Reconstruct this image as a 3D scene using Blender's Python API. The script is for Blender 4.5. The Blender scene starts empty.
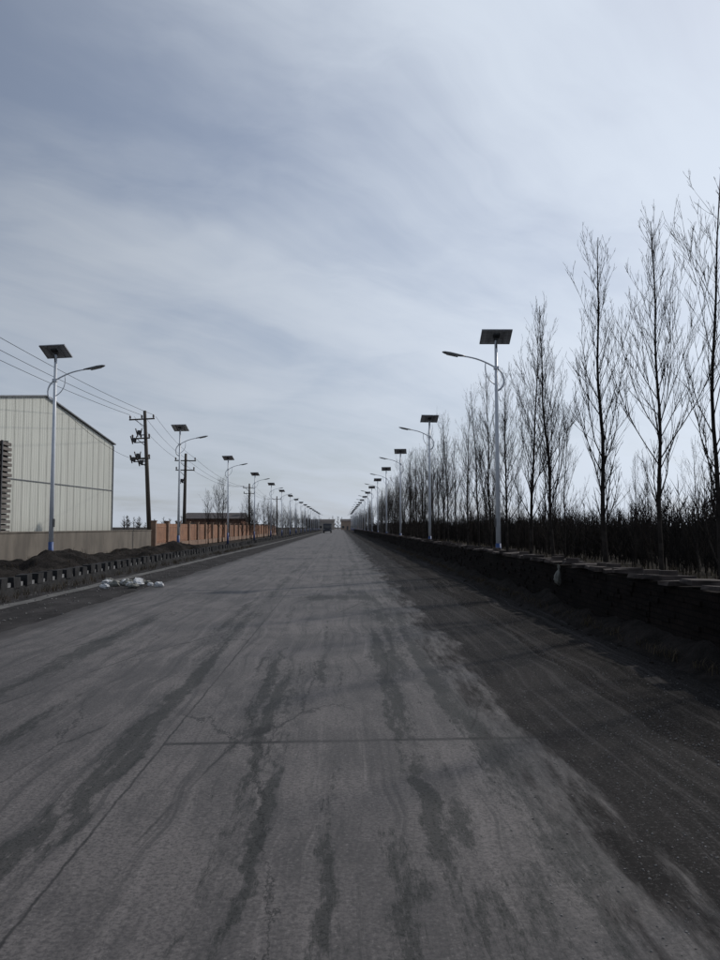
import bpy, math, random
from mathutils import Vector, Matrix, noise as mnoise
R=random.Random
SC=bpy.context.scene
COL=SC.collection
SUN_AZ=math.radians(50); SUN_EL=math.radians(38)   # azimuth to the right of the road direction (+Y)
SUND=Vector((math.sin(SUN_AZ)*math.cos(SUN_EL),math.cos(SUN_AZ)*math.cos(SUN_EL),math.sin(SUN_EL)))

# ---------------- node helpers ----------------
class NT:
    def __init__(s,tree):
        s.t=tree; s.n=tree.nodes; s.l=tree.links
    def set(s,inp,v):
        if isinstance(v,bpy.types.NodeSocket): s.l.new(v,inp)
        elif v is not None: inp.default_value=v
    def math(s,op,a,b=None,c=None,clamp=False):
        n=s.n.new('ShaderNodeMath'); n.operation=op; n.use_clamp=clamp
        s.set(n.inputs[0],a)
        if b is not None: s.set(n.inputs[1],b)
        if c is not None: s.set(n.inputs[2],c)
        return n.outputs[0]
    def vmath(s,op,a,b=None):
        n=s.n.new('ShaderNodeVectorMath'); n.operation=op
        s.set(n.inputs[0],a)
        if b is not None: s.set(n.inputs[1],b)
        return n.outputs['Value'] if op in('DOT_PRODUCT','LENGTH') else n.outputs[0]
    def noise(s,vec,scale=5,detail=4,rough=.55,dist=0):
        n=s.n.new('ShaderNodeTexNoise'); s.set(n.inputs['Vector'],vec)
        n.inputs['Scale'].default_value=scale; n.inputs['Detail'].default_value=detail
        n.inputs['Roughness'].default_value=rough; n.inputs['Distortion'].default_value=dist
        return n.outputs['Fac']
    def smooth(s,v,a,b,lo=0.,hi=1.):
        n=s.n.new('ShaderNodeMapRange'); n.interpolation_type='SMOOTHSTEP'
        s.set(n.inputs[0],v); n.inputs[1].default_value=a; n.inputs[2].default_value=b
        n.inputs[3].default_value=lo; n.inputs[4].default_value=hi
        return n.outputs[0]
    def mix(s,f,a,b):
        n=s.n.new('ShaderNodeMix'); n.data_type='RGBA'
        s.set(n.inputs[0],f)
        for i,v in((6,a),(7,b)):
            if isinstance(v,tuple) and len(v)==3: v=v+(1,)
            s.set(n.inputs[i],v)
        return n.outputs[2]
    def comb(s,x,y,z):
        n=s.n.new('ShaderNodeCombineXYZ')
        for i,v in enumerate((x,y,z)): s.set(n.inputs[i],v)
        return n.outputs[0]
    def sep(s,v):
        n=s.n.new('ShaderNodeSeparateXYZ'); s.set(n.inputs[0],v); return n.outputs
    def pos(s): return s.n.new('ShaderNodeNewGeometry').outputs['Position']
    def obj(s): return s.n.new('ShaderNodeTexCoord').outputs['Object']
    def bump(s,h,st=.3,d=.02):
        n=s.n.new('ShaderNodeBump'); n.inputs['Strength'].default_value=st; n.inputs['Distance'].default_value=d
        s.set(n.inputs['Height'],h); return n.outputs[0]

def newmat(name):
    m=bpy.data.materials.new(name); m.use_nodes=True
    t=NT(m.node_tree); b=m.node_tree.nodes['Principled BSDF']
    return m,t,b
def simple(name,c1,c2=None,scale=4,rough=.8,metal=0,bs=.3,bd=.01,spec=.4,detail=4,stretch=None,obj=False):
    m,t,b=newmat(name)
    c2=c2 or tuple(x*.6 for x in c1)
    p=t.obj() if obj else t.pos()
    if stretch: p=t.vmath('MULTIPLY',p,stretch)
    f=t.noise(p,scale,detail,.6); f2=t.smooth(f,.3,.7)
    t.set(b.inputs['Base Color'],t.mix(f2,c1,c2))
    b.inputs['Roughness'].default_value=rough; b.inputs['Metallic'].default_value=metal
    b.inputs['Specular IOR Level'].default_value=spec
    if bs: t.set(b.inputs['Normal'],t.bump(t.noise(p,scale*6,3,.6),bs,bd))
    return m
def flat(name,c,rough=.9,spec=.1):
    m,t,b=newmat(name); b.inputs['Roughness'].default_value=rough
    b.inputs['Specular IOR Level'].default_value=spec
    oi=t.n.new('ShaderNodeObjectInfo')
    t.set(b.inputs['Base Color'],t.mix(oi.outputs['Random'],c,tuple(q*.6 for q in c)))
    return m

# ---------------- mesh helpers ----------------
class MB:
    def __init__(s): s.v=[]; s.f=[]; s.m=[]; s.smooth=[]
    def tube(s,pts,rads,sides=6,mi=0,cap=True):
        base=len(s.v); pts=[Vector(p) for p in pts]; n=len(pts)
        ref=None
        for i,p in enumerate(pts):
            d=(pts[min(i+1,n-1)]-pts[max(i-1,0)])
            d=d.normalized() if d.length>1e-9 else Vector((0,0,1))
            if ref is None: ref=Vector((1,0,0)) if abs(d.x)<.8 else Vector((0,1,0))
            a=(ref-d*ref.dot(d)).normalized(); b=d.cross(a); ref=a
            for k in range(sides):
                t=2*math.pi*k/sides
                s.v.append(p+(a*math.cos(t)+b*math.sin(t))*rads[i])
        for i in range(n-1):
            for k in range(sides):
                k2=(k+1)%sides
                s.f.append((base+i*sides+k,base+i*sides+k2,base+(i+1)*sides+k2,base+(i+1)*sides+k)); s.m.append(mi); s.smooth.append(True)
        if cap and sides>3:
            s.f.append(tuple(base+k for k in range(sides))[::-1]); s.m.append(mi); s.smooth.append(False)
            s.f.append(tuple(base+(n-1)*sides+k for k in range(sides))); s.m.append(mi); s.smooth.append(False)
    def box(s,c,size,rot=None,mi=0,taper=1.0,jit=0,rng=None):
        c=Vector(c); base=len(s.v); hx,hy,hz=[q/2 for q in size]
        for z in(-1,1):
            for x,y in((-1,-1),(1,-1),(1,1),(-1,1)):
                k=taper if z>0 else 1
                p=Vector((x*hx*k,y*hy*k,z*hz))
                if jit: p+=Vector((rng.uniform(-jit,jit),rng.uniform(-jit,jit),rng.uniform(-jit,jit)))
                if rot is not None: p=rot@p
                s.v.append(c+p)
        for q in((3,2,1,0),(4,5,6,7),(0,1,5,4),(1,2,6,5),(2,3,7,6),(3,0,4,7)):
            s.f.append(tuple(base+i for i in q)); s.m.append(mi); s.smooth.append(False)
    def face(s,pts,mi=0,sm=False):
        b=len(s.v); s.v+= [Vector(p) for p in pts]; s.f.append(tuple(range(b,b+len(pts)))); s.m.append(mi); s.smooth.append(sm)
    def blob(s,c,r,rng,mi=0,seg=7,rings=5,rough=.25):
        b=len(s.v); c=Vector(c)
        for i in range(rings+1):
            th=math.pi*i/rings
            for k in range(seg):
                ph=2*math.pi*k/seg
                q=1+rng.uniform(-rough,rough)
                s.v.append(c+Vector((r[0]*math.sin(th)*math.cos(ph)*q,r[1]*math.sin(th)*math.sin(ph)*q,r[2]*math.cos(th)*q if 0<i<rings else r[2]*math.cos(th))))
        for i in range(rings):
            for k in range(seg):
                k2=(k+1)%seg
                s.f.append((b+i*seg+k,b+(i+1)*seg+k,b+(i+1)*seg+k2,b+i*seg+k2)); s.m.append(mi); s.smooth.append(False)
    def mesh(s,name,mats):
        me=bpy.data.meshes.new(name); me.from_pydata([tuple(v) for v in s.v],[],s.f)
        for m in mats: me.materials.append(m)
        me.polygons.foreach_set('material_index',s.m); me.polygons.foreach_set('use_smooth',s.smooth)
        me.update(); return me
    def obj(s,name,mats,parent=None,bevel=0,loc=None):
        o=bpy.data.objects.new(name,s.mesh(name,mats)); COL.objects.link(o)
        if parent: o.parent=parent
        if loc: o.location=loc
        if bevel:
            bm=o.modifiers.new('b','BEVEL'); bm.width=bevel; bm.segments=2; bm.limit_method='ANGLE'
        return o
def empty(name,loc=(0,0,0),rz=0):
    e=bpy.data.objects.new(name,None); COL.objects.link(e); e.location=loc; e.rotation_euler[2]=rz; e.empty_display_size=.3; return e
def inst(name,me,parent=None,loc=(0,0,0),rot=(0,0,0),sc=(1,1,1)):
    o=bpy.data.objects.new(name,me); COL.objects.link(o); o.parent=parent; o.location=loc; o.rotation_euler=rot; o.scale=sc; return o
def RZ(a): return Matrix.Rotation(a,3,'Z')

# ---------------- materials ----------------
M_soil=simple('field_soil',(.040,.034,.029),(.020,.018,.016),scale=.8,rough=.95,bs=.6,bd=.06,spec=.05,detail=6)
M_bark=simple('bark',(.045,.039,.035),(.022,.019,.017),scale=6,rough=.95,bs=0,spec=.04)
M_twig=flat('twig_bark',(.032,.027,.024),spec=.03)
M_far_haze=flat('haze_paled_bark',(.125,.12,.12))  # bark paled for far trees: distance haze painted into the colour
M_thick=flat('sapling_bark',(.024,.022,.021),spec=.02)
M_white=simple('lamp_pole_paint',(.70,.73,.77),(.58,.61,.65),scale=2,rough=.4,bs=0,spec=.5)
M_blue=simple('lamp_base_blue_paint',(.04,.09,.25),(.03,.06,.17),scale=4,rough=.5,bs=0)
M_dark=simple('dark_metal',(.05,.052,.056),(.03,.03,.033),scale=6,rough=.5,bs=0)
M_head=simple('lamp_head_grey',(.20,.21,.22),(.15,.155,.16),scale=4,rough=.4,bs=0)
M_lens=simple('lamp_lens',(.4,.42,.42),(.3,.3,.3),scale=4,rough=.25,bs=0)
M_frame=simple('aluminium_frame',(.4,.41,.42),(.3,.3,.31),scale=4,rough=.4,metal=.6,bs=0)
def panelmat(name,ca,cb,rough):
    m,t,b=newmat(name)
    p=t.obj(); s=t.sep(p)
    fx=t.math('ABSOLUTE',t.math('SUBTRACT',t.math('FRACT',t.math('MULTIPLY',s[0],8.0)),.5))
    fy=t.math('ABSOLUTE',t.math('SUBTRACT',t.math('FRACT',t.math('MULTIPLY',s[1],8.0)),.5))
    g=t.smooth(t.math('MAXIMUM',fx,fy),.42,.46)
    t.set(b.inputs['Base Color'],t.mix(g,ca,cb))
    b.inputs['Roughness'].default_value=rough
    return m
M_cell=panelmat('solar_cells',(.015,.02,.04),(.16,.17,.19),.2)
M_back=panelmat('panel_backsheet',(.34,.345,.355),(.52,.53,.54),.5)
M_cement=simple('cement',(.13,.127,.122),(.075,.073,.07),scale=2,rough=.9,bs=.4,spec=.15,detail=6)
M_kerb=simple('dark_cement_block',(.045,.045,.046),(.024,.024,.025),scale=5,rough=.9,bs=.5,spec=.1)
M_kerbtop=simple('pale_cement_block',(.22,.22,.225),(.13,.13,.13),scale=5,rough=.9,bs=.4)
M_dirt=simple('dirt_heap',(.032,.028,.026),(.014,.013,.012),scale=3,rough=.95,bs=1,bd=.05,spec=.03,detail=6)
M_peb=simple('gravel_stone',(.20,.195,.19),(.08,.077,.073),scale=25,rough=.9,bs=0,spec=.2)
M_bag=simple('white_plastic',(.62,.63,.64),(.42,.42,.42),scale=12,rough=.45,bs=.6,bd=.02)
M_bagd=simple('grey_sack',(.22,.22,.20),(.13,.13,.115),scale=12,rough=.8,bs=.6,bd=.02)
M_grass=flat('dry_grass_blade',(.085,.068,.045))
M_pole=simple('utility_pole_wood',(.10,.085,.07),(.055,.047,.04),scale=5,rough=.85,stretch=(1,1,.15),bs=.3)
M_wire=flat('wire',(.03,.03,.032))
M_cer=simple('insulator',(.08,.045,.035),(.05,.03,.025),rough=.3,bs=0)
M_plank=simple('timber_plank',(.19,.17,.155),(.10,.09,.082),scale=2,rough=.9,stretch=(1,1,6),bs=.3)
M_glass=simple('window_glass',(.02,.025,.03),(.03,.035,.04),rough=.08,bs=0,spec=.8)
M_rub=simple('tyre',(.02,.02,.02),(.03,.03,.03),rough=.9,bs=0)

def brickmat(name,c1,c2,mort,axis='yz',scale=1.,bw=.25,rh=.075):
    m,t,b=newmat(name)
    s=t.sep(t.pos())
    v=t.comb(s[1] if axis=='yz' else s[0],s[2],0.)
    br=m.node_tree.nodes.new('ShaderNodeTexBrick'); t.set(br.inputs['Vector'],v)
    br.inputs['Scale'].default_value=scale; br.inputs['Brick Width'].default_value=bw; br.inputs['Row Height'].default_value=rh
    br.inputs['Mortar Size'].default_value=.009; br.inputs['Mortar Smooth'].default_value=.3
    br.inputs['Color1'].default_value=c1+(1,); br.inputs['Color2'].default_value=c2+(1,); br.inputs['Mortar'].default_value=mort+(1,)
    n=t.smooth(t.noise(t.pos(),2.2,5,.65),.3,.75)
    col=t.mix(t.math('MULTIPLY',n,.6),br.outputs['Color'],tuple(x*.35 for x in c2))
    t.set(b.inputs['Base Color'],col); b.inputs['Roughness'].default_value=.92; b.inputs['Specular IOR Level'].default_value=.05
    h=t.math('ADD',t.math('MULTIPLY',br.outputs['Fac'],-1.),t.noise(t.pos(),30,3,.6))
    t.set(b.inputs['Normal'],t.bump(h,.7,.012))
    return m
M_brick=brickmat('dark_brick',(.022,.017,.015),(.014,.012,.011),(.010,.009,.009))
M_cope=simple('coping_brick',(.085,.070,.064),(.03,.026,.025),scale=3,rough=.9,bs=.6,spec=.1)
M_render=simple('grey_render_wall',(.17,.148,.122),(.10,.087,.073),scale=1.2,rough=.9,bs=.4,stretch=(1,1,.4),detail=7)
M_house=brickmat('house_brick',(.20,.10,.07),(.15,.075,.055),(.2,.19,.17),axis='xz')
M_tile=simple('roof_tile',(.07,.06,.06),(.04,.035,.035),scale=3,rough=.8)
M_orange=simple('orange_fence_paint',(.33,.17,.10),(.22,.115,.072),scale=1.5,rough=.8,bs=.2)

def warehousemat():
    m,t,b=newmat('white_sheet_metal')
    s=t.sep(t.obj())
    streak=t.noise(t.comb(t.math('MULTIPLY',s[1],3.),t.math('MULTIPLY',s[0],3.),t.math('MULTIPLY',s[2],.25)),1.,5,.65)
    pan=t.noise(t.comb(t.math('FLOOR',t.math('MULTIPLY',s[1],1.11)),t.math('FLOOR',s[0]),0.),3.3,0,.5)
    c=t.mix(t.smooth(streak,.35,.75),(.55,.56,.50),(.46,.465,.42))
    c=t.mix(t.math('MULTIPLY',t.smooth(pan,.35,.65),.25),c,(.42,.41,.37))
    low=t.smooth(t.math('ADD',s[2],t.math('MULTIPLY',streak,1.5)),.8,3.2,1.,0.)
    c=t.mix(t.math('MULTIPLY',low,.45),c,(.2,.17,.14))
    t.set(b.inputs['Base Color'],c); b.inputs['Roughness'].default_value=.5
    w=t.math('SINE',t.math('MULTIPLY',s[1],2*math.pi/.225))
    t.set(b.inputs['Normal'],t.bump(w,.4,.02))
    return m
M_ware=warehousemat()
M_trim=simple('roof_trim_metal',(.17,.18,.19),(.12,.12,.13),rough=.5,bs=0)

# ---------- road and shoulder materials ----------
def dirtcol(t,P,x,y,fn):
    wob=t.math('MULTIPLY',t.noise(t.comb(0.,t.math('MULTIPLY',y,.25),0.),1.,2,.5),.6)
    xw=t.math('ADD',x,wob)
    col=t.mix(t.smooth(t.noise(P,.9,5,.65),.35,.7),(.025,.023,.022),(.014,.013,.013))
    sk=t.noise(t.comb(t.math('MULTIPLY',xw,8.),t.math('MULTIPLY',y,.14),0.),1.,5,.65)
    col=t.mix(t.math('MULTIPLY',t.smooth(sk,.5,.64),.65),col,(.062,.058,.057))
    col=t.mix(t.math('MULTIPLY',t.smooth(sk,.46,.36),.8),col,(.008,.008,.008))
    col=t.mix(t.math('MULTIPLY',t.smooth(fn,.54,.64),.5),col,(.115,.11,.107))
    col=t.mix(t.math('MULTIPLY',t.smooth(fn,.5,.38),.6),col,(.008,.008,.008))
    return col
STAINS=[(-1.55,7.3,.07,1.9,1.),(-1.45,5.0,.05,1.2,.9),(-.75,8.2,.05,1.9,.9),(-.60,6.3,.035,1.2,.8),(-.43,4.1,.035,.9,1.),(.50,8.9,.06,2.2,.8),(.40,6.6,.035,1.2,.8),
 (.50,4.5,.045,.65,.95),(.66,4.15,.06,.3,.6),(.30,3.4,.07,.7,.75),(.78,3.1,.12,.5,.7),(-1.62,3.7,.06,.55,.9),(-2.2,3.9,.08,.9,.6),(-.1,17.2,.75,.5,.95),(-2.5,6.6,.06,1.3,.7),(-.9,12.,.06,3.5,.8),
 (-1.9,14,.08,3.2,.7),(.75,13,.08,4.,.9),(.2,24,.12,6,.7),(-3.3,10,.12,3.2,.7),(1.05,5.7,.12,.5,.7),(-.07,3.3,.03,1.4,.7),(.95,9.,.06,3.,.8),(-.2,10.5,.04,2.6,.7)]
def roadmat():
    m,t,b=newmat('worn_concrete')
    P=t.pos(); s=t.sep(P); x,y=s[0],s[1]
    wob=t.math('MULTIPLY',t.math('SUBTRACT',t.noise(t.comb(0.,t.math('MULTIPLY',y,.5),0.),1.,2,.5),.5),.35)
    xw=t.math('ADD',x,wob)
    big=t.noise(P,.45,3,.6)
    med=t.noise(t.comb(t.math('MULTIPLY',x,1.),t.math('MULTIPLY',y,.4),3.),2.2,7,.70)
    fine=t.noise(P,46,5,.8)
    col=t.mix(t.smooth(big,.3,.7),(.124,.112,.108),(.083,.076,.075))
    col=t.mix(t.math('MULTIPLY',t.smooth(med,.44,.60),.65),col,(.048,.045,.045))
    sk=t.noise(t.comb(t.math('MULTIPLY',xw,7.),t.math('MULTIPLY',y,.14),0.),1.,7,.72)
    col=t.mix(t.math('MULTIPLY',t.smooth(sk,.52,.66),.5),col,(.165,.150,.145))
    col=t.mix(t.math('MULTIPLY',t.smooth(sk,.48,.38),.7),col,(.040,.038,.038))
    col=t.mix(t.math('MULTIPLY',t.smooth(fine,.48,.58),.6),col,(.028,.027,.028))
    col=t.mix(t.math('MULTIPLY',t.smooth(fine,.42,.34),.5),col,(.21,.195,.19))
    band=None
    for c,w,a in((-3.3,.45,.6),(-1.62,.24,.9),(-.55,.22,.8),(.0,.12,.5),(.55,.22,.95),(1.1,.35,1.)):
        d=t.math('ABSOLUTE',t.math('SUBTRACT',xw,c))
        g=t.smooth(d,0.,w*1.4,a,0.)
        band=g if band is None else t.math('MAXIMUM',band,g)
    st=None
    wx=t.math('ADD',x,t.math('MULTIPLY',t.math('SUBTRACT',t.noise(t.comb(t.math('MULTIPLY',x,.6),t.math('MULTIPLY',y,1.),2.),1.6,4,.65),.5),.32))
    for cx,cy,sx,sy,a in STAINS:
        dx=t.math('DIVIDE',t.math('SUBTRACT',wx,cx),sx); dy=t.math('DIVIDE',t.math('SUBTRACT',y,cy),sy)
        r2=t.math('MULTIPLY_ADD',dx,dx,t.math('MULTIPLY',dy,dy))
        g=t.smooth(r2,0.,3.0,a,0.)
        st=g if st is None else t.math('MAXIMUM',st,g)
    sn=t.noise(t.comb(t.math('MULTIPLY',x,7.),t.math('MULTIPLY',y,.45),7.),1.,7,.76,.3)
    hf=t.noise(t.comb(t.math('MULTIPLY',x,26.),t.math('MULTIPLY',y,7.),1.),1.,6,.9)
    pn=t.noise(t.comb(t.math('MULTIPLY',x,.9),t.math('MULTIPLY',y,.42),11.),1.,2,.5)
    v=t.math('ADD',t.math('ADD',t.math('MULTIPLY',band,.15),t.math('MULTIPLY',sn,.62)),t.math('ADD',t.math('MULTIPLY',pn,.32),t.math('MULTIPLY',hf,.85)))
    v=t.math('ADD',v,t.math('MULTIPLY',st,.20))
    gr=t.math('MULTIPLY',t.smooth(v,.99,1.12),t.smooth(fine,.38,.56,1.,.55))
    col=t.mix(t.math('MULTIPLY',gr,.92),col,(.012,.015,.014))
    jn=t.math('MULTIPLY',t.math('SUBTRACT',t.noise(P,3.,5,.75),.5),.055)
    def joint(coord,w):
        return t.smooth(t.math('ABSOLUTE',t.math('ADD',coord,jn)),w*.4,w*1.6,1.,0.)
    jl=joint(t.math('ADD',x,1.30),.008)
    jl2=t.math('MULTIPLY',joint(t.math('ADD',x,3.75),.010),.7)
    def trans(off,per,w):
        q=t.math('ADD',y,t.math('MULTIPLY',x,-.04))
        q=t.math('DIVIDE',t.math('SUBTRACT',q,off),per)
        q=t.math('MULTIPLY',t.math('SUBTRACT',t.math('FRACT',t.math('ADD',q,.5)),.5),per)
        return joint(q,w)
    right=t.smooth(x,-1.31,-1.29)
    tr=t.math('MULTIPLY',trans(5.74,11.48,.030),right)
    tr2=t.math('MULTIPLY',t.math('MULTIPLY',trans(11.4,11.55,.008),right),.5)
    tl=t.math('MULTIPLY',t.math('MULTIPLY',trans(8.3,5.8,.010),t.math('SUBTRACT',1.,right)),.45)
    J=t.math('MAXIMUM',t.math('MAXIMUM',jl,jl2),t.math('MAXIMUM',tr,t.math('MAXIMUM',tr2,tl)))
    J=t.math('MULTIPLY',J,t.smooth(med,.62,.42,.55,1.))
    col=t.mix(t.math('MULTIPLY',J,.9),col,(.009,.009,.009))
    vo=m.node_tree.nodes.new('ShaderNodeTexVoronoi'); vo.feature='DISTANCE_TO_EDGE'
    wv=t.math('MULTIPLY',med,.6)
    t.set(vo.inputs['Vector'],t.vmath('ADD',t.vmath('MULTIPLY',P,(1.2,.24,1.)),t.comb(wv,wv,0.)))
    vo.inputs['Scale'].default_value=.9
    cr=t.math('MULTIPLY',t.smooth(vo.outputs['Distance'],0.,.014,1.,0.),t.smooth(pn,.44,.54))
    col=t.mix(t.math('MULTIPLY',cr,.85),col,(.010,.010,.010))
    en=t.noise(t.comb(t.math('MULTIPLY',x,3.),t.math('MULTIPLY',y,.45),0.),1.,7,.74)
    e=t.math('ADD',xw,t.math('MULTIPLY',t.math('SUBTRACT',en,.5),2.4))
    edge=t.smooth(e,1.0,1.6)
    edge=t.math('MAXIMUM',edge,t.smooth(x,1.7,2.1))
    e2=t.math('ADD',x,t.math('MULTIPLY',en,1.2))
    edgel=t.smooth(e2,-4.45,-3.9,1.,0.)
    dirt=dirtcol(t,P,x,y,fine)
    E=t.math('MAXIMUM',edge,t.math('MULTIPLY',edgel,.6))
    col=t.mix(t.math('MULTIPLY',E,.95),col,dirt)
    t.set(b.inputs['Base Color'],col)
    b.inputs['Roughness'].default_value=.72
    t.set(b.inputs['Specular IOR Level'],t.smooth(t.math('MAXIMUM',E,t.math('MULTIPLY',gr,.6)),0.,1.,.32,.03))
    t.set(b.inputs['Normal'],t.bump(fine,.45,.005))
    return m
M_road=roadmat()
def shouldermat():
    m,t,b=newmat('dirt_shoulder'); P=t.pos(); s=t.sep(P)
    fn=t.noise(P,46,5,.8)
    col=dirtcol(t,P,s[0],s[1],fn)
    t.set(b.inputs['Base Color'],col); b.inputs['Roughness'].default_value=.95; b.inputs['Specular IOR Level'].default_value=.03
    t.set(b.inputs['Normal'],t.bump(fn,.6,.010))
    return m
M_sh=shouldermat()
M_shl=simple('cinder_verge',(.048,.045,.045),(.022,.021,.021),scale=1.5,rough=.95,bs=.8,bd=.03,spec=.05,detail=8,stretch=(1,.5,1))

# ---------------- ground, road ----------------
def sheet(name,xs,ys,zf,mat,xedge=None):
    mb=MB(); nx=len(xs)
    for y in ys:
        for i,x in enumerate(xs):
            xx=x+(xedge(i,x,y) if xedge else 0)
            mb.v.append(Vector((xx,y,zf(xx,y))))
    for j in range(len(ys)-1):
        for i in range(nx-1):
            mb.f.append((j*nx+i,j*nx+i+1,(j+1)*nx+i+1,(j+1)*nx+i)); mb.m.append(0); mb.smooth.append(True)
    return mb.obj(name,[mat])
sheet('ground',[-3000,-100,0,100,3000],[-200,0,300,3500],lambda x,y:-.02,M_soil)
ys=[-6]; 
while ys[-1]<900: ys.append(ys[-1]+max(.15,abs(ys[-1])*.02))
def wobx(i,x,y):
    return .12*mnoise.noise(Vector((x*.3,y*.6,1)))+.05*mnoise.noise(Vector((x,y*2.3,5))) if i in(0,8) else 0
sheet('road',[-5.1,-4,-3,-2,-1,0,1,1.6,2.5],ys,lambda x,y:.004,M_road,wobx)
def shz(x,y):
    if y>60: return 0.0
    a=max(0,min(1,(x-2.55)/.6))
    return -.002+a*(.008+.03*mnoise.noise(Vector((x*2.5,y*.35,0)))+.012*mnoise.noise(Vector((x*7,y*2,0))))
sheet('dirt_shoulder',[2.2+.1*i for i in range(23)],ys,lambda x,y:shz(x,y),M_sh)
sheet('cinder_verge',[-8.2,-7.4,-6.5,-5.6,-4.9],ys,lambda x,y:-.003,M_shl)
sheet('concrete_gutter',[-6.9,-6.55],ys,lambda x,y:.004,M_cement,lambda i,x,y:.10*mnoise.noise(Vector((x,y*.8,1))))

# ---------------- low block kerb wall, left ----------------
r=R(3)
mb=MB()
mb.box((-7.8,148,.085),(.26,290,.19),mi=0)
y=3.2
while y<290:
    mb.box((-7.8+r.uniform(-.02,.02),y,.30+r.uniform(-.015,.015)),(.28,.36+r.uniform(-.03,.03),.25),RZ(r.uniform(-.06,.06)),mi=0,jit=.012,rng=r)
    mb.box((-7.8,y+.33,.225+r.uniform(-.02,.02)),(.18,.20,.10),mi=1)
    y+=.68
mb.obj('low_block_wall',[M_kerb,M_kerbtop])

# ---------------- brick wall, right ----------------
r=R(5)
mb=MB()
mb.box((4.42,120,.42),(.40,250,.88),mi=0)
y=-3
while y<240:
    L=r.uniform(.22,.5)
    zz=.895+r.uniform(-.004,.04)
    mb.box((4.40+r.uniform(-.08,.05),y+L/2,zz),(.46+r.uniform(-.12,.06),L,.06),RZ(r.uniform(-.16,.16))@Matrix.Rotation(r.uniform(-.07,.07),3,'Y'),mi=1,jit=.015,rng=r)
    if r.random()<.3: mb.box((4.40+r.uniform(-.1,.1),y+L/2,zz+.06),(.22,.12,.06),RZ(r.uniform(-.8,.8)),mi=1)
    y+=L+r.choice([.01,.06,.12,.25,.35])
for i in range(700):
    y=-2+r.random()**1.5*120; z=.10+.075*r.randrange(10)
    mb.box((4.225-r.uniform(.0,.02),y,z),(.03,.235,.062),mi=0)
mb.obj('brick_wall',[M_brick,M_cope])
xsb=[3.6+.07*i for i in range(10)]
sheet('earth_berm',xsb,[q for q in ys if q<200],lambda x,y:max(-.02,(x-3.75)*.5*(1+.8*mnoise.noise(Vector((x*2,y*1.1,2))))+.05*mnoise.noise(Vector((x*6,y*4,2)))),M_dirt)

# ---------------- gravel ----------------
r=R(8)
def pebbles(name,n,fx,fy,sz,mat,zf=None):
    mb=MB()
    for i in range(n):
        x=fx(); y=fy(); s=sz()
        z=(zf(x,y) if zf else 0.004)
        a=r.uniform(0,6.28); c=Vector((x,y,z))
        b=len(mb.v)
        k=5
        for q in range(k):
            t=a+6.283*q/k; rr=s*r.uniform(.7,1.2); mb.v.append(c+Vector((math.cos(t)*rr,math.sin(t)*rr,-.002)))
        for q in range(k):
            t=a+6.283*q/k; rr=s*r.uniform(.4,.8); mb.v.append(c+Vector((math.cos(t)*rr,math.sin(t)*rr,s*r.uniform(.3,.6))))
        for q in range(k):
            q2=(q+1)%k; mb.f.append((b+q,b+q2,b+k+q2,b+k+q)); mb.m.append(0); mb.smooth.append(False)
        mb.f.append(tuple(b+k+q for q in range(k))); mb.m.append(0); mb.smooth.append(False)
    return mb.obj(name,[mat])
pebbles('gravel',14000,lambda:min(4.0,max(.9,r.gauss(2.2,.6))),lambda:1.5+r.random()**1.5*22,lambda:.0025+.007*r.random()**2.5,M_peb)
pebbles('roadside_rubble',1500,lambda:r.uniform(-7.6,-5.0),lambda:5+r.random()**1.3*40,lambda:.006+.03*r.random()**4,M_peb)
pebbles('dirt_clods',900,lambda:3.4+.7*r.random()**.5,lambda:2+r.random()**1.4*40,lambda:.008+.035*r.random()**3,M_dirt)

# ---------------- dirt heaps left ----------------
def heap(name,x0,x1,y0,y1,hf,mat,nx=40,ny=150):
    xs=[x0+(x1-x0)*i/nx for i in range(nx+1)]; yy=[y0+(y1-y0)*j/ny for j in range(ny+1)]
    return sheet(name,xs,yy,hf,mat)
def hz(x,y):
    ex=min(1,(x+12.9)/1.0,(-8.0-x)/.8); ex=max(0,ex); ey=max(0,min(1,(y-9)/3,(52-y)/8))
    n=.32+.55*mnoise.noise(Vector((x*.55,y*.35,4)))+.16*mnoise.noise(Vector((x*1.8,y*1.5,1)))+.06*mnoise.noise(Vector((x*6,y*6,1)))
    return -.03+max(0,n)*math.sqrt(ex*ey)*1.15
heap('dirt_heap',-12.95,-7.97,9,52,hz,M_dirt,45,300)

# ---------------- rubbish bags ----------------
r=R(12)
mb=MB()
for i in range(26):
    x=-5.75+r.gauss(0,.40); y=21+r.gauss(0,.5); s=r.uniform(.04,.13)
    mb.blob((x,y,s*.5),(s*1.3,s,s*.75),r,mi=0 if r.random()<.45 else 1,seg=9,rings=6,rough=.25)
mb.obj('rubbish_bags',[M_bag,M_bagd])
mb=MB(); n=14
prof=[(.0,.012),(.05,.04),(.10,.025),(.15,.05),(.22,.08),(.29,.09),(.34,.08),(.38,.05),(.40,.01)]
for i,(dz,rr) in enumerate(prof):
    for k in range(n):
        t=6.283*k/n; q=rr*(1+.35*math.sin(k*2.7+i*1.3))
        mb.v.append(Vector((4.10+math.cos(t)*q*.6+.02*math.sin(i),14.2+math.sin(t)*q*1.05,.90-dz)))
for i in range(len(prof)-1):
    for k in range(n):
        k2=(k+1)%n; mb.f.append((i*n+k,(i+1)*n+k,(i+1)*n+k2,i*n+k2)); mb.m.append(0); mb.smooth.append(True)
mb.obj('plastic_bag',[M_bagd])

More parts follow.
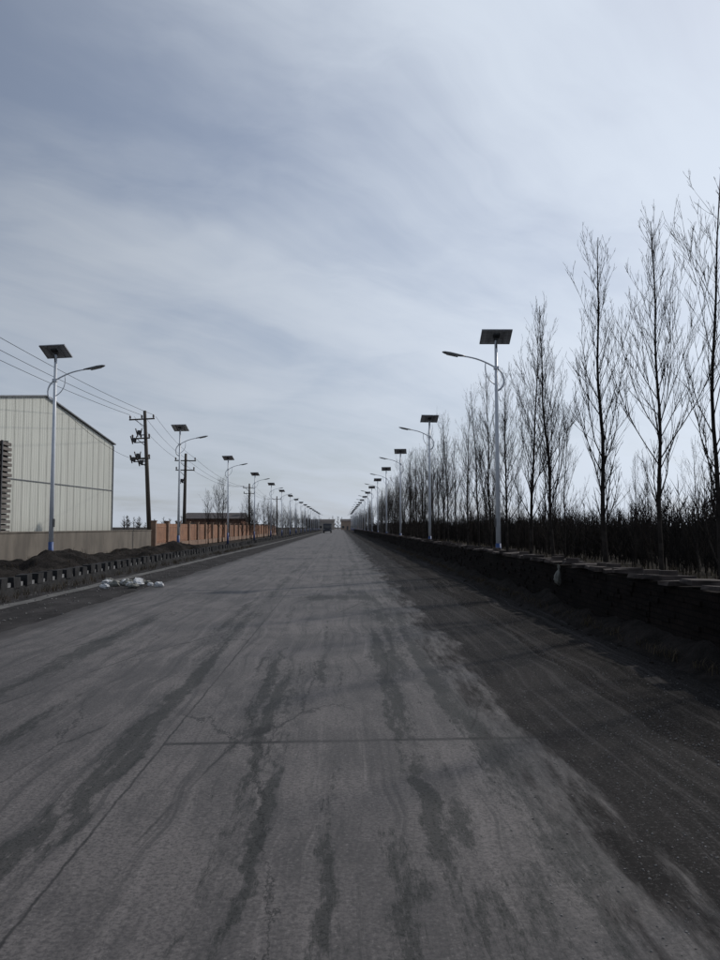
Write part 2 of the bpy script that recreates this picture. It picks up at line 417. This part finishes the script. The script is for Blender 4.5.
# ---------------- street lamps ----------------
mb=MB()
mb.tube([(0,0,.03),(0,0,1.05)],[.098,.092],14,mi=1)
mb.tube([(0,0,1.05),(0,0,4),(0,0,8.0)],[.085,.07,.05],14,mi=0)
mb.box((0,0,.015),(.36,.36,.03),mi=2)
for a in range(4):
    t=a*math.pi/2+.785; mb.tube([(math.cos(t)*.17,math.sin(t)*.17,.03),(math.cos(t)*.17,math.sin(t)*.17,.09)],[.014,.014],6,mi=2)
mb.box((.095,0,1.75),(.02,.12,.3),mi=2)
me_pole=mb.mesh('pole',[M_white,M_blue,M_dark])
mb=MB()
def bez(p0,p1,p2,p3,n):
    out=[]
    for i in range(n+1):
        t=i/n; out.append(Vector(p0)*(1-t)**3+Vector(p1)*3*t*(1-t)**2+Vector(p2)*3*t*t*(1-t)+Vector(p3)*t**3)
    return out
pts=bez((-.05,0,6.25),(-.34,0,6.35),(-.34,0,6.85),(0,0,7.02),8)[:-1]+bez((0,0,7.02),(.40,0,7.26),(.65,0,7.36),(1.1,0,7.43),8)
mb.tube(pts,[.035-.012*i/len(pts) for i in range(len(pts))],8)
mb.tube(bez((.05,0,6.45),(.3,0,6.6),(.42,0,6.85),(.36,0,7.2),8),[.018]*9,6)
mb.box((0,0,7.02),(.16,.16,.10))
me_arm=mb.mesh('arm',[M_white])
mb=MB()
secs=[(1.05,7.425,.035,.03),(1.17,7.44,.06,.045),(1.35,7.465,.12,.06),(1.57,7.51,.15,.065),(1.75,7.55,.13,.05),(1.84,7.575,.05,.02)]
n=12
for sx,sz,wy,hz_ in secs:
    for k in range(n):
        t=6.283*k/n; zz=math.sin(t)*hz_; zz=zz if zz>0 else zz*.5
        mb.v.append(Vector((sx,math.cos(t)*wy,sz+zz)))
for i in range(len(secs)-1):
    for k in range(n):
        k2=(k+1)%n; mb.f.append((i*n+k,i*n+k2,(i+1)*n+k2,(i+1)*n+k)); mb.m.append(0); mb.smooth.append(True)
mb.f.append(tuple(range(n))[::-1]); mb.m.append(0); mb.smooth.append(False)
mb.f.append(tuple((len(secs)-1)*n+k for k in range(n))); mb.m.append(0); mb.smooth.append(False)
mb.box((1.5,0,7.465),(.40,.19,.02),Matrix.Rotation(-.22,3,'Y'),mi=1)
me_head=mb.mesh('lamp_head',[M_head,M_lens])
mb=MB()
mb.box((0,0,.012),(.98,.60,.014),mi=0)
mb.box((0,0,-.003),(.98,.60,.010),mi=1)
for sx in(-1,1): mb.box((sx*.505,0,.002),(.03,.66,.045),mi=2)
for sy in(-1,1): mb.box((0,sy*.315,.002),(.98,.03,.045),mi=2)
for sx in(-.24,.24): mb.box((sx,0,-.03),(.04,.60,.04),mi=2)
mb.box((0,-.1,-.05),(.22,.16,.05),mi=3)
me_panel=mb.mesh('solar_panel',[M_cell,M_back,M_frame,M_dark])
mb=MB()
mb.tube([(0,0,7.98),(0,0,8.02)],[.075,.075],10); mb.tube([(0,-.05,7.7),(0,-.2,8.0)],[.02,.02],6)
me_brk=mb.mesh('panel_bracket',[M_dark])
rl=R(21)
def lamp(x,y,rz,px):
    e=empty('street_lamp',(x,y,0),rz)
    e.rotation_euler[0]=rl.uniform(-.006,.006); e.rotation_euler[1]=rl.uniform(-.006,.006)
    inst('pole',me_pole,e); inst('arm',me_arm,e); inst('lamp_head',me_head,e); inst('panel_bracket',me_brk,e,rot=(0,0,-rz))
    a=inst('solar_panel',me_panel,e,loc=(0,0,8.10))
    a.rotation_mode='QUATERNION'
    q=(Matrix.Rotation(-rz,3,'Z')@Matrix.Rotation(px+rl.uniform(-.12,.12),3,'Z')@Matrix.Rotation(-.56,3,'X')).to_quaternion()
    a.rotation_quaternion=q
for i in range(17): lamp(-10.6,27.9+21.6*i,rl.uniform(-.05,.05),-.22)
for i in range(19): lamp(5.3 if i<2 else 5.1,25.3+19.6*i,math.pi+rl.uniform(-.05,.05),-.05)

# ---------------- bare poplars ----------------
def poplar(seed,H,nb=46,base=.16,twk=1.0,spread=1.0):
    r=R(seed); mb=MB()
    n=14; ph=r.uniform(0,6); bend=r.uniform(.006,.018)
    def tp(t):
        z=t*H
        return Vector((math.sin(z*.6+ph)*bend*z+.03*math.sin(z*2+ph),math.cos(z*.5+ph*2)*bend*z,z))
    r0=.0062*H+.008
    pts=[tp(i/n) for i in range(n+1)]
    rad=[r0*(1-.93*(i/n)**.85)+.004 for i in range(n+1)]; rad[0]*=1.35
    mb.tube(pts,rad,7,mi=0)
    def branch(p,d,L,rr,depth):
        seg=6 if depth==0 else (3 if depth==1 else 2)
        ps=[p]; dd=d.copy()
        for i in range(seg):
            dd=(dd+Vector((r.gauss(0,.08),r.gauss(0,.08),.14+r.gauss(0,.06)))).normalized()
            ps.append(ps[-1]+dd*L/seg)
        rs=[max(.0026,rr*(1-.85*i/seg)) for i in range(seg+1)]
        mb.tube(ps,rs,4 if depth==0 else 3,mi=0 if (depth==0 and rr>.018) else 1,cap=False)
        if depth<2:
            m=int(L*((5.2 if depth==0 else 3.8))*twk)+1
            for k in range(m):
                t=r.uniform(.12,.98); f=t*seg; i=min(seg-1,int(f)); q=ps[i].lerp(ps[i+1],f-i)
                ax=(ps[i+1]-ps[i]).normalized()
                side=Vector((r.gauss(0,1),r.gauss(0,1),r.gauss(0,.6))); side=(side-ax*side.dot(ax)).normalized()
                nd=(ax*1.0+side*r.uniform(.3,.75)+Vector((0,0,.25))).normalized()
                branch(q,nd,L*r.uniform(.22,.52)*(1.1-t*.5),max(.0042,rr*.42),depth+1)
    az=r.uniform(0,6)
    for k in range(nb):
        t=base+(0.97-base)*((k+r.random())/nb)**.9
        az+=2.4+r.uniform(-.6,.6)
        p=tp(t)
        L=H*(.36*(1-t)**.7+.035)*r.uniform(.4,1.35)
        if t<base+.12: L*=.6
        el=r.uniform(.95,1.27)
        d=Vector((math.cos(az)*math.cos(el)*spread,math.sin(az)*math.cos(el)*spread,math.sin(el))).normalized()
        branch(p,d,L,max(.006,r0*(1-t)*.42),0)
    return mb.mesh('poplar_mesh',[M_bark,M_twig])
me_p=[poplar(100+i,8.4,nb=[40,47,42,48,36][i],spread=[1.05,1.2,.95,1.1,1.35][i],base=[.14,.2,.12,.16,.1][i]) for i in range(5)]
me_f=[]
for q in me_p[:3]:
    c=q.copy(); c.materials.clear(); c.materials.append(M_far_haze); c.materials.append(M_far_haze); me_f.append(c)  # far copies swap to the paler bark that paints in haze
rt=R(44)
near=[(13.2,6.75,8.0,4),(16.2,6.9,8.5,1),(19.2,6.75,9.3,0),(23.9,6.75,8.9,2),(26.6,6.7,8.5,3),(30.8,6.8,8.0,1),(33.2,6.7,8.4,2),(36.8,6.8,8.4,0),(10.4,7.2,7.6,3),(7.2,7.1,8.,2)]
yy=39.5
while yy<120: near.append((yy,6.75+rt.uniform(-.35,.35),rt.uniform(6.6,9.),rt.randrange(5))); yy+=rt.uniform(2.2,4.0)
for d,x,H,k in near:
    s=H/8.4
    o=inst('poplar_tree',me_p[k],loc=(x,d,-.05),rot=(rt.uniform(-.03,.03),rt.uniform(-.04,.04),rt.uniform(0,6.28)),sc=(s*rt.uniform(.9,1.12),s*rt.uniform(.9,1.12),s))
e=empty('young_poplar_row')
yy=14
while yy<120:
    s=rt.uniform(.35,.75); inst('sapling',me_p[rt.randrange(5)],e,loc=(8.8+rt.uniform(-.5,.9),yy,-.05),rot=(rt.uniform(-.05,.05),0,rt.uniform(0,6.28)),sc=(s*.85,s*.85,s)); yy+=rt.uniform(1.6,3.8)
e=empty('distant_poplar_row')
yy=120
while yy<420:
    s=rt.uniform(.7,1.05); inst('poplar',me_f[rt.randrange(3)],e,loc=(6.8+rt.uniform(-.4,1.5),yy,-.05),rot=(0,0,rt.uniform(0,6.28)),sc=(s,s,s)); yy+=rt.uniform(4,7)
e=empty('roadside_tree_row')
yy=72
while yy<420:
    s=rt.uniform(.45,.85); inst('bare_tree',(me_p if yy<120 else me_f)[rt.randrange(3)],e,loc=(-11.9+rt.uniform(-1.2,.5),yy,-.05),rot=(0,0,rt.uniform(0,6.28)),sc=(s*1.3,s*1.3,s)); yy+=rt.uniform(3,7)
def thicket(seed,S=4.,n=70,H=2.7):
    r=R(seed); mb=MB()
    for i in range(n):
        x=r.uniform(-S/2,S/2); y=r.uniform(-S/2,S/2); h=H*r.uniform(.5,1.12)
        p=[Vector((x,y,0))]
        lx,ly=r.gauss(0,.06),r.gauss(0,.06)
        for k in range(2): p.append(p[-1]+Vector((lx+r.gauss(0,.06),ly+r.gauss(0,.06),h/2)))
        mb.tube(p,[.026,.017,.004],3,cap=False)
        for j in range(12):
            t=r.uniform(.08,.97); f=t*2; q=int(f); b0=p[q].lerp(p[min(2,q+1)],f-q)
            a=r.uniform(0,6.28); L=r.uniform(.3,.85)*(1.2-t*.7)
            e2=b0+Vector((math.cos(a)*L*.6,math.sin(a)*L*.6,L*.95))
            mb.tube([b0,e2],[.014,.004],3,cap=False)
    return mb.mesh('thicket_patch',[M_thick])
me_t=[thicket(300+i) for i in range(3)]
e=empty('sapling_thicket')
y=8
while y<330:
    st=4. if y<80 else 8.
    x=13.5
    while x<(28 if y<140 else 24):
        s=1. if y<80 else 1.9
        inst('thicket_patch',me_t[rt.randrange(3)],e,loc=(x+rt.uniform(-.6,.6),y+rt.uniform(-.6,.6),-.05),rot=(0,0,rt.choice([0,1.57,3.14,4.71])+rt.uniform(-.2,.2)),sc=(s,s,rt.uniform(.6,1.2)))
        x+=st
    y+=st
def tufts(name,n,fx,fy,h,mat,zf=lambda x,y:0):
    mb=MB(); r=R(77)
    for i in range(n):
        x=fx(r); y=fy(r); z=zf(x,y)
        for k in range(7):
            a=r.uniform(0,6.28); L=h*r.uniform(.4,1.1); o=Vector((x+r.gauss(0,.04),y+r.gauss(0,.04),z))
            d=Vector((math.cos(a),math.sin(a),0)); w=Vector((-d.y,d.x,0))*.004
            m=o+d*L*.2+Vector((0,0,L*.6)); tip=o+d*L*.6+Vector((0,0,L*.9))
            mb.face([o-w,o+w,m+w*.8,m-w*.8]); mb.face([m-w*.8,m+w*.8,tip])
    return mb.obj(name,[mat])
tufts('dry_grass',900,lambda r:r.uniform(3.85,4.15),lambda r:3+r.random()**1.3*50,.14,M_grass,lambda x,y:.05)
tufts('dry_weeds',2200,lambda r:r.uniform(4.75,9.),lambda r:5+r.random()**1.3*60,.75,M_grass)
tufts('verge_grass',1100,lambda r:r.choice([r.uniform(-8.4,-7.95),r.uniform(-7.6,-7.0),r.uniform(-12.5,-8.2)]),lambda r:9+r.random()**1.3*55,.22,M_grass,lambda x,y:max(0,hz(x,y)-.02) if x<-8 and y<52 else 0)

# ---------------- warehouse ----------------
rz=math.atan2(-.103,.9947)
W=empty('warehouse',(-17.4,44.4,0),rz)
HW=10.0; RG=9.27; EV=7.5; DP=42
def roofz(y): return EV+(RG-EV)*(1-abs(y)/HW)
mb=MB()
for x,flip in((0,False),(-DP,True)):
    p=[(x,-HW,0),(x,HW,0),(x,HW,EV),(x,0,RG),(x,-HW,EV)]
    mb.face(p if not flip else p[::-1])
mb.face([(0,HW,0),(-DP,HW,0),(-DP,HW,EV),(0,HW,EV)]); mb.face([(-DP,-HW,0),(0,-HW,0),(0,-HW,EV),(-DP,-HW,EV)])
mb.obj('walls',[M_ware],W)
mb=MB(); y=-HW+.45
while y<HW:
    mb.box((.008,y,(roofz(y)-.06)/2),(.014,.035,roofz(y)-.06)); y+=.9
x=-.5
while x>-DP:
    mb.box((x,HW+.008,EV/2-.03),(.035,.014,EV-.06)); x-=.9
mb.obj('panel_seams',[M_ware],W)
mb=MB()
sl=math.atan2(RG-EV,HW); L=math.hypot(HW+.12,(RG-EV)*(HW+.12)/HW)
for sg in(-1,1):
    rot=Matrix.Rotation(-sg*sl,3,'X')
    c=Vector((-DP/2,sg*(HW+.12)/2,RG-(RG-EV)*(HW+.12)/HW/2+.05))
    mb.box(c,(DP+.3,L,.07),rot)
mb.box((.03,0,4.2),(.03,2*HW,.045))
mb.box((.03,HW-.05,EV/2),(.06,.10,EV-.2))
mb.obj('roof',[M_trim],W)
r=R(31); mb=MB()
z=0.0
while z<5.6:
    h=.2
    mb.box((-17.0+r.uniform(-.02,.02),34.2,z+h/2),(1.9,5.6+r.uniform(-.08,.08),h-.05),mi=0)
    for yb in(31.8,33.,34.2,35.4,36.6): mb.box((-17.0,yb,z+h+.012),(1.85,.1,.072),mi=1)
    z+=h+.05
for yb in(32.2,33.4,34.6,35.8): mb.box((-16.0,yb,2.85),(.07,.09,5.7),mi=1)
mb.obj('timber_stack',[M_plank,M_dark])

# ---------------- compound wall & orange fence ----------------
mb=MB(); mb.box((-13.1,34,.68),(.24,36,1.36)); mb.box((-13.1,34,1.385),(.30,36.1,.05))
mb.obj('compound_wall',[M_render])
mb=MB(); r=R(6)
mb.box((-13.3,104,.2),(.26,100,.42),mi=1)
y=54
while y<154:
    mb.box((-13.3,y,1.0),(.34,.34,2.0),mi=1); mb.box((-13.3,y,2.03),(.42,.42,.07),mi=1)
    mb.box((-13.3,y+2,1.62),(.06,3.66,.06),mi=0); mb.box((-13.3,y+2,.62),(.06,3.66,.06),mi=0)
    k=y+.28
    while k<y+3.8:
        mb.box((-13.3,k,1.14+r.uniform(-.01,.01)),(.03,.155,1.42),mi=0); k+=.185
    y+=4
mb.obj('orange_fence',[M_orange,simple('fence_pier',(.26,.17,.12),(.18,.12,.09),scale=2,rough=.9)])

# ---------------- utility poles ----------------
def upole(x,y,H,arms,gear,lean=(0,0)):
    e=empty('utility_pole',(x,y,0)); e.rotation_euler=(lean[0],lean[1],0)
    mb=MB(); mb.tube([(0,0,-.1),(0,0,H*.5),(0,0,H)],[.19,.155,.12],12); mb.obj('pole',[M_pole],e)
    mb=MB()
    for z,xl,xr in arms:
        mb.box(((xl+xr)/2,-.13,z),(xr-xl,.09,.10))
        mb.tube([(xl*.6,-.13,z-.05),(0,-.12,z-.6)],[.025,.025],5)
        for k in range(3):
            q=xl+(xr-xl)*(.04+.46*k)
            mb.tube([(q,-.13,z+.05),(q,-.13,z+.12),(q,-.13,z+.16),(q,-.13,z+.2),(q,-.13,z+.24),(q,-.13,z+.32)],[.03,.06,.085,.05,.085,.03],8,mi=1)
    mb.obj('crossarms',[M_pole,M_cer],e)
    if gear:
        mb=MB()
        for z,q in gear:
            mb.box((q,-.13,z),(.22,.2,.32),mi=0)
            mb.tube([(q-.25,-.13,z+.32),(q-.1,-.13,z-.3)],[.045,.045],6,mi=1)
            mb.tube([(q+.22,-.13,z+.3),(q+.1,-.13,z-.2)],[.04,.04],6,mi=1)
            mb.box((q/2,-.13,z-.2),(abs(q),.07,.07),mi=0)
        mb.obj('switch_gear',[M_dark,M_cer],e)
    return e
upole(-14.3,57,10.4,[(9.75,-1.15,.75),(8.3,-1.0,.35),(6.75,-1.2,.3)],[(8.75,-.45),(8.2,-.85),(6.75,-.95),(6.5,-.4),(7.0,-.6)],(0,-.055))
upole(-14.9,72,8.6,[(7.9,-1.0,1.0),(7.0,-.9,.9)],[(6.0,-.3)],(0,.01))
upole(-15.4,12,10.4,[(9.75,-1.1,1.1)],None)
upole(-14.8,122,8.6,[(7.9,-1.,1.),(7.0,-.9,.9)],None)
upole(-14.6,172,8.6,[(7.9,-1.,1.)],None)
mb=MB()
def wire(a,b,sag,r0=.013):
    a=Vector(a);b=Vector(b); n=18
    mb.tube([a.lerp(b,i/n)-Vector((0,0,sag*4*(i/n)*(1-i/n))) for i in range(n+1)],[r0]*(n+1),4,cap=False)
for a,b in zip((-1.05,0.0,1.05),(-1.1,-.25,.7)):
    wire((-15.4+a,11.9,10.05),(-14.85+b,56.9,10.05),.55)
for q in(-.9,0,.9):
    wire((-14.85+q*.9,57,9.95),(-14.9+q,71.9,8.2),.3); wire((-14.9+q,72,8.2),(-14.8+q,121.9,8.2),1.); wire((-14.8+q,122,8.2),(-14.6+q,171.9,8.2),1.)
wire((-10.6,28,6.2),(-14.6,57,6.6),.6,.009)
mb.obj('power_line',[M_wire])

# ---------------- far houses, truck ----------------
def house(x,y,w,d,h,name='brick_house',mat=None,rh=.9):
    e=empty(name,(x,y,0)); mat=mat or M_house
    mb=MB(); mb.box((0,0,h/2),(w,d,h)); mb.obj('walls',[mat],e)
    mb=MB(); o=.35
    A=[(-w/2-o,-d/2-o,h),(w/2+o,-d/2-o,h),(w/2+o,d/2+o,h),(-w/2-o,d/2+o,h)]
    r1=(-w/2-o,0,h+rh); r2=(w/2+o,0,h+rh)
    mb.face([A[0],A[1],r2,r1]); mb.face([A[2],A[3],r1,r2]); mb.face([A[1],A[2],r2]); mb.face([A[3],A[0],r1]); mb.face(A[::-1])
    mb.obj('roof',[M_tile],e)
    mb=MB(); k=-w/2+1.2; j=0
    while k<w/2-.8:
        if j==1: mb.box((k,-d/2-.01,1.05),(.95,.06,2.1),mi=1)
        else:
            mb.box((k,-d/2-.01,1.6),(1.2,.05,1.2),mi=0); mb.box((k,-d/2-.03,.95),(1.4,.12,.08),mi=1); mb.box((k,-d/2-.045,1.6),(.05,.03,1.2),mi=1)
        k+=2.4; j+=1
    mb.obj('windows_and_door',[M_glass,M_cement],e)
house(-18.4,112,8,6,2.8)
M_pale=simple('pale_render',(.42,.38,.34),(.32,.29,.26),scale=1)
M_or2=simple('ochre_render',(.42,.31,.24),(.34,.25,.19),scale=1)
house(7,420,14,8,4.8,'farm_house',M_or2,1.2)
house(-12,440,16,8,4.6,'farm_house',M_pale,1.5)
house(-40,260,16,8,3.6,'farm_house',M_house,1.2)
T=empty('truck',(-3.6,200,0))
Mtr=simple('truck_paint',(.04,.045,.06),(.03,.032,.04),rough=.4,bs=0)
mb=MB(); mb.box((0,0,1.35),(2.1,1.7,1.6),taper=.93); mb.obj('cab',[Mtr],T,bevel=.08)
mb=MB(); mb.box((0,3.3,1.55),(2.25,4.4,1.9)); mb.obj('cargo_body',[Mtr],T,bevel=.04)
mb=MB(); mb.box((0,-.83,1.65),(1.75,.06,.62)); mb.obj('windscreen',[M_glass],T)
mb=MB(); mb.box((0,2.2,.55),(1.0,6,.18)); mb.box((0,-.9,.6),(2.1,.14,.25)); mb.obj('chassis',[M_dark],T)
mb=MB()
for yw in(0,3.6,4.7):
    for sx in(-.95,.95): mb.tube([(sx-.13,yw,.45),(sx+.13,yw,.45)],[.45,.45],18)
mb.obj('wheels',[M_rub],T)
mb=MB()
for sx in(-.8,.8): mb.box((sx,-.87,.95),(.25,.05,.16))
mb.obj('headlights',[M_lens],T)

def treeline(name,x0,x1,y,h,seed):
    r=R(seed); mb=MB(); x=x0
    while x<x1:
        hh=h*r.uniform(.5,1.15)
        b=Vector((x,y+r.uniform(-15,15),0))
        mb.tube([b,b+Vector((0,0,hh))],[.25,.05],3,cap=False)
        for k in range(14):
            t=r.uniform(.1,.95); a=r.uniform(0,6.28); L=hh*.35*(1.15-t)
            q=b+Vector((0,0,hh*t)); mb.tube([q,q+Vector((math.cos(a)*L,math.sin(a)*L,L*.9))],[.18,.04],3,cap=False)
        x+=r.uniform(.8,2.6)
    return mb.obj(name,[M_far_haze])
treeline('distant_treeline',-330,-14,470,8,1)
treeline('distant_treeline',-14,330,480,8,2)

# ---------------- world ----------------
w=bpy.data.worlds.new('World'); SC.world=w; w.use_nodes=True
t=NT(w.node_tree); bg=w.node_tree.nodes['Background']
sky=t.n.new('ShaderNodeTexSky'); sky.sky_type='NISHITA'; sky.sun_disc=False
sky.sun_elevation=SUN_EL; sky.sun_rotation=SUN_AZ; sky.air_density=1.; sky.dust_density=1.6; sky.ozone_density=1.6
D=t.n.new('ShaderNodeTexCoord').outputs['Generated']
s=t.sep(D); zc=t.math('MAXIMUM',s[2],0.)
den=t.math('ADD',zc,.22)
u=t.math('DIVIDE',s[0],den); v=t.math('DIVIDE',s[1],den)
a=math.radians(35)
ur=t.math('ADD',t.math('MULTIPLY',u,math.cos(a)),t.math('MULTIPLY',v,math.sin(a)))
vr=t.math('SUBTRACT',t.math('MULTIPLY',v,math.cos(a)),t.math('MULTIPLY',u,math.sin(a)))
warp=t.noise(t.comb(u,v,0.),1.3,3,.5)
c1=t.noise(t.comb(t.math('ADD',t.math('MULTIPLY',ur,.75),t.math('MULTIPLY',warp,1.1)),t.math('MULTIPLY_ADD',vr,2.0,warp),2.3),1.2,6,.60)
c2=t.noise(t.comb(u,v,5.1),1.3,4,.55)
cs=t.math('ADD',t.math('MULTIPLY',c1,.75),t.math('MULTIPLY',c2,.55))
sund=t.vmath('DOT_PRODUCT',D,tuple(SUND))
near_s=t.smooth(sund,.35,1.0)
hor=t.smooth(s[2],0.,.6,1.,0.)
cov=t.math('ADD',cs,t.math('ADD',t.math('MULTIPLY',near_s,.16),t.math('MULTIPLY',hor,.20)))
cf=t.smooth(cov,.50,1.02,.34,.97)
bright=t.math('ADD',t.math('MULTIPLY_ADD',hor,1.3,4.4),t.math('MULTIPLY',near_s,3.8))
cc=t.vmath('MULTIPLY',t.comb(.865,.955,1.09),t.comb(bright,bright,bright))
skyc=t.vmath('MULTIPLY',sky.outputs[0],(.64,.66,.72))
col=t.mix(cf,skyc,cc)
t.set(bg.inputs['Color'],col); bg.inputs['Strength'].default_value=.1

# ---------------- sun ----------------
sl=bpy.data.lights.new('sun','SUN'); sl.energy=2.3; sl.angle=math.radians(1.2); sl.color=(1,.95,.89)
so=bpy.data.objects.new('sun',sl); COL.objects.link(so)
so.rotation_euler=(-SUND).to_track_quat('-Z','Y').to_euler()

# ---------------- camera ----------------
cam=bpy.data.cameras.new('camera'); co=bpy.data.objects.new('camera',cam); COL.objects.link(co)
cam.sensor_fit='VERTICAL'; cam.sensor_height=24; cam.lens=24*753/960; cam.clip_end=6000; cam.clip_start=.05
co.location=(0,0,1.6); co.rotation_euler=(math.radians(90+3.57),0,math.radians(-1.45))
SC.camera=co
SC.view_settings.view_transform='Standard'; SC.view_settings.look='None'; SC.view_settings.exposure=0
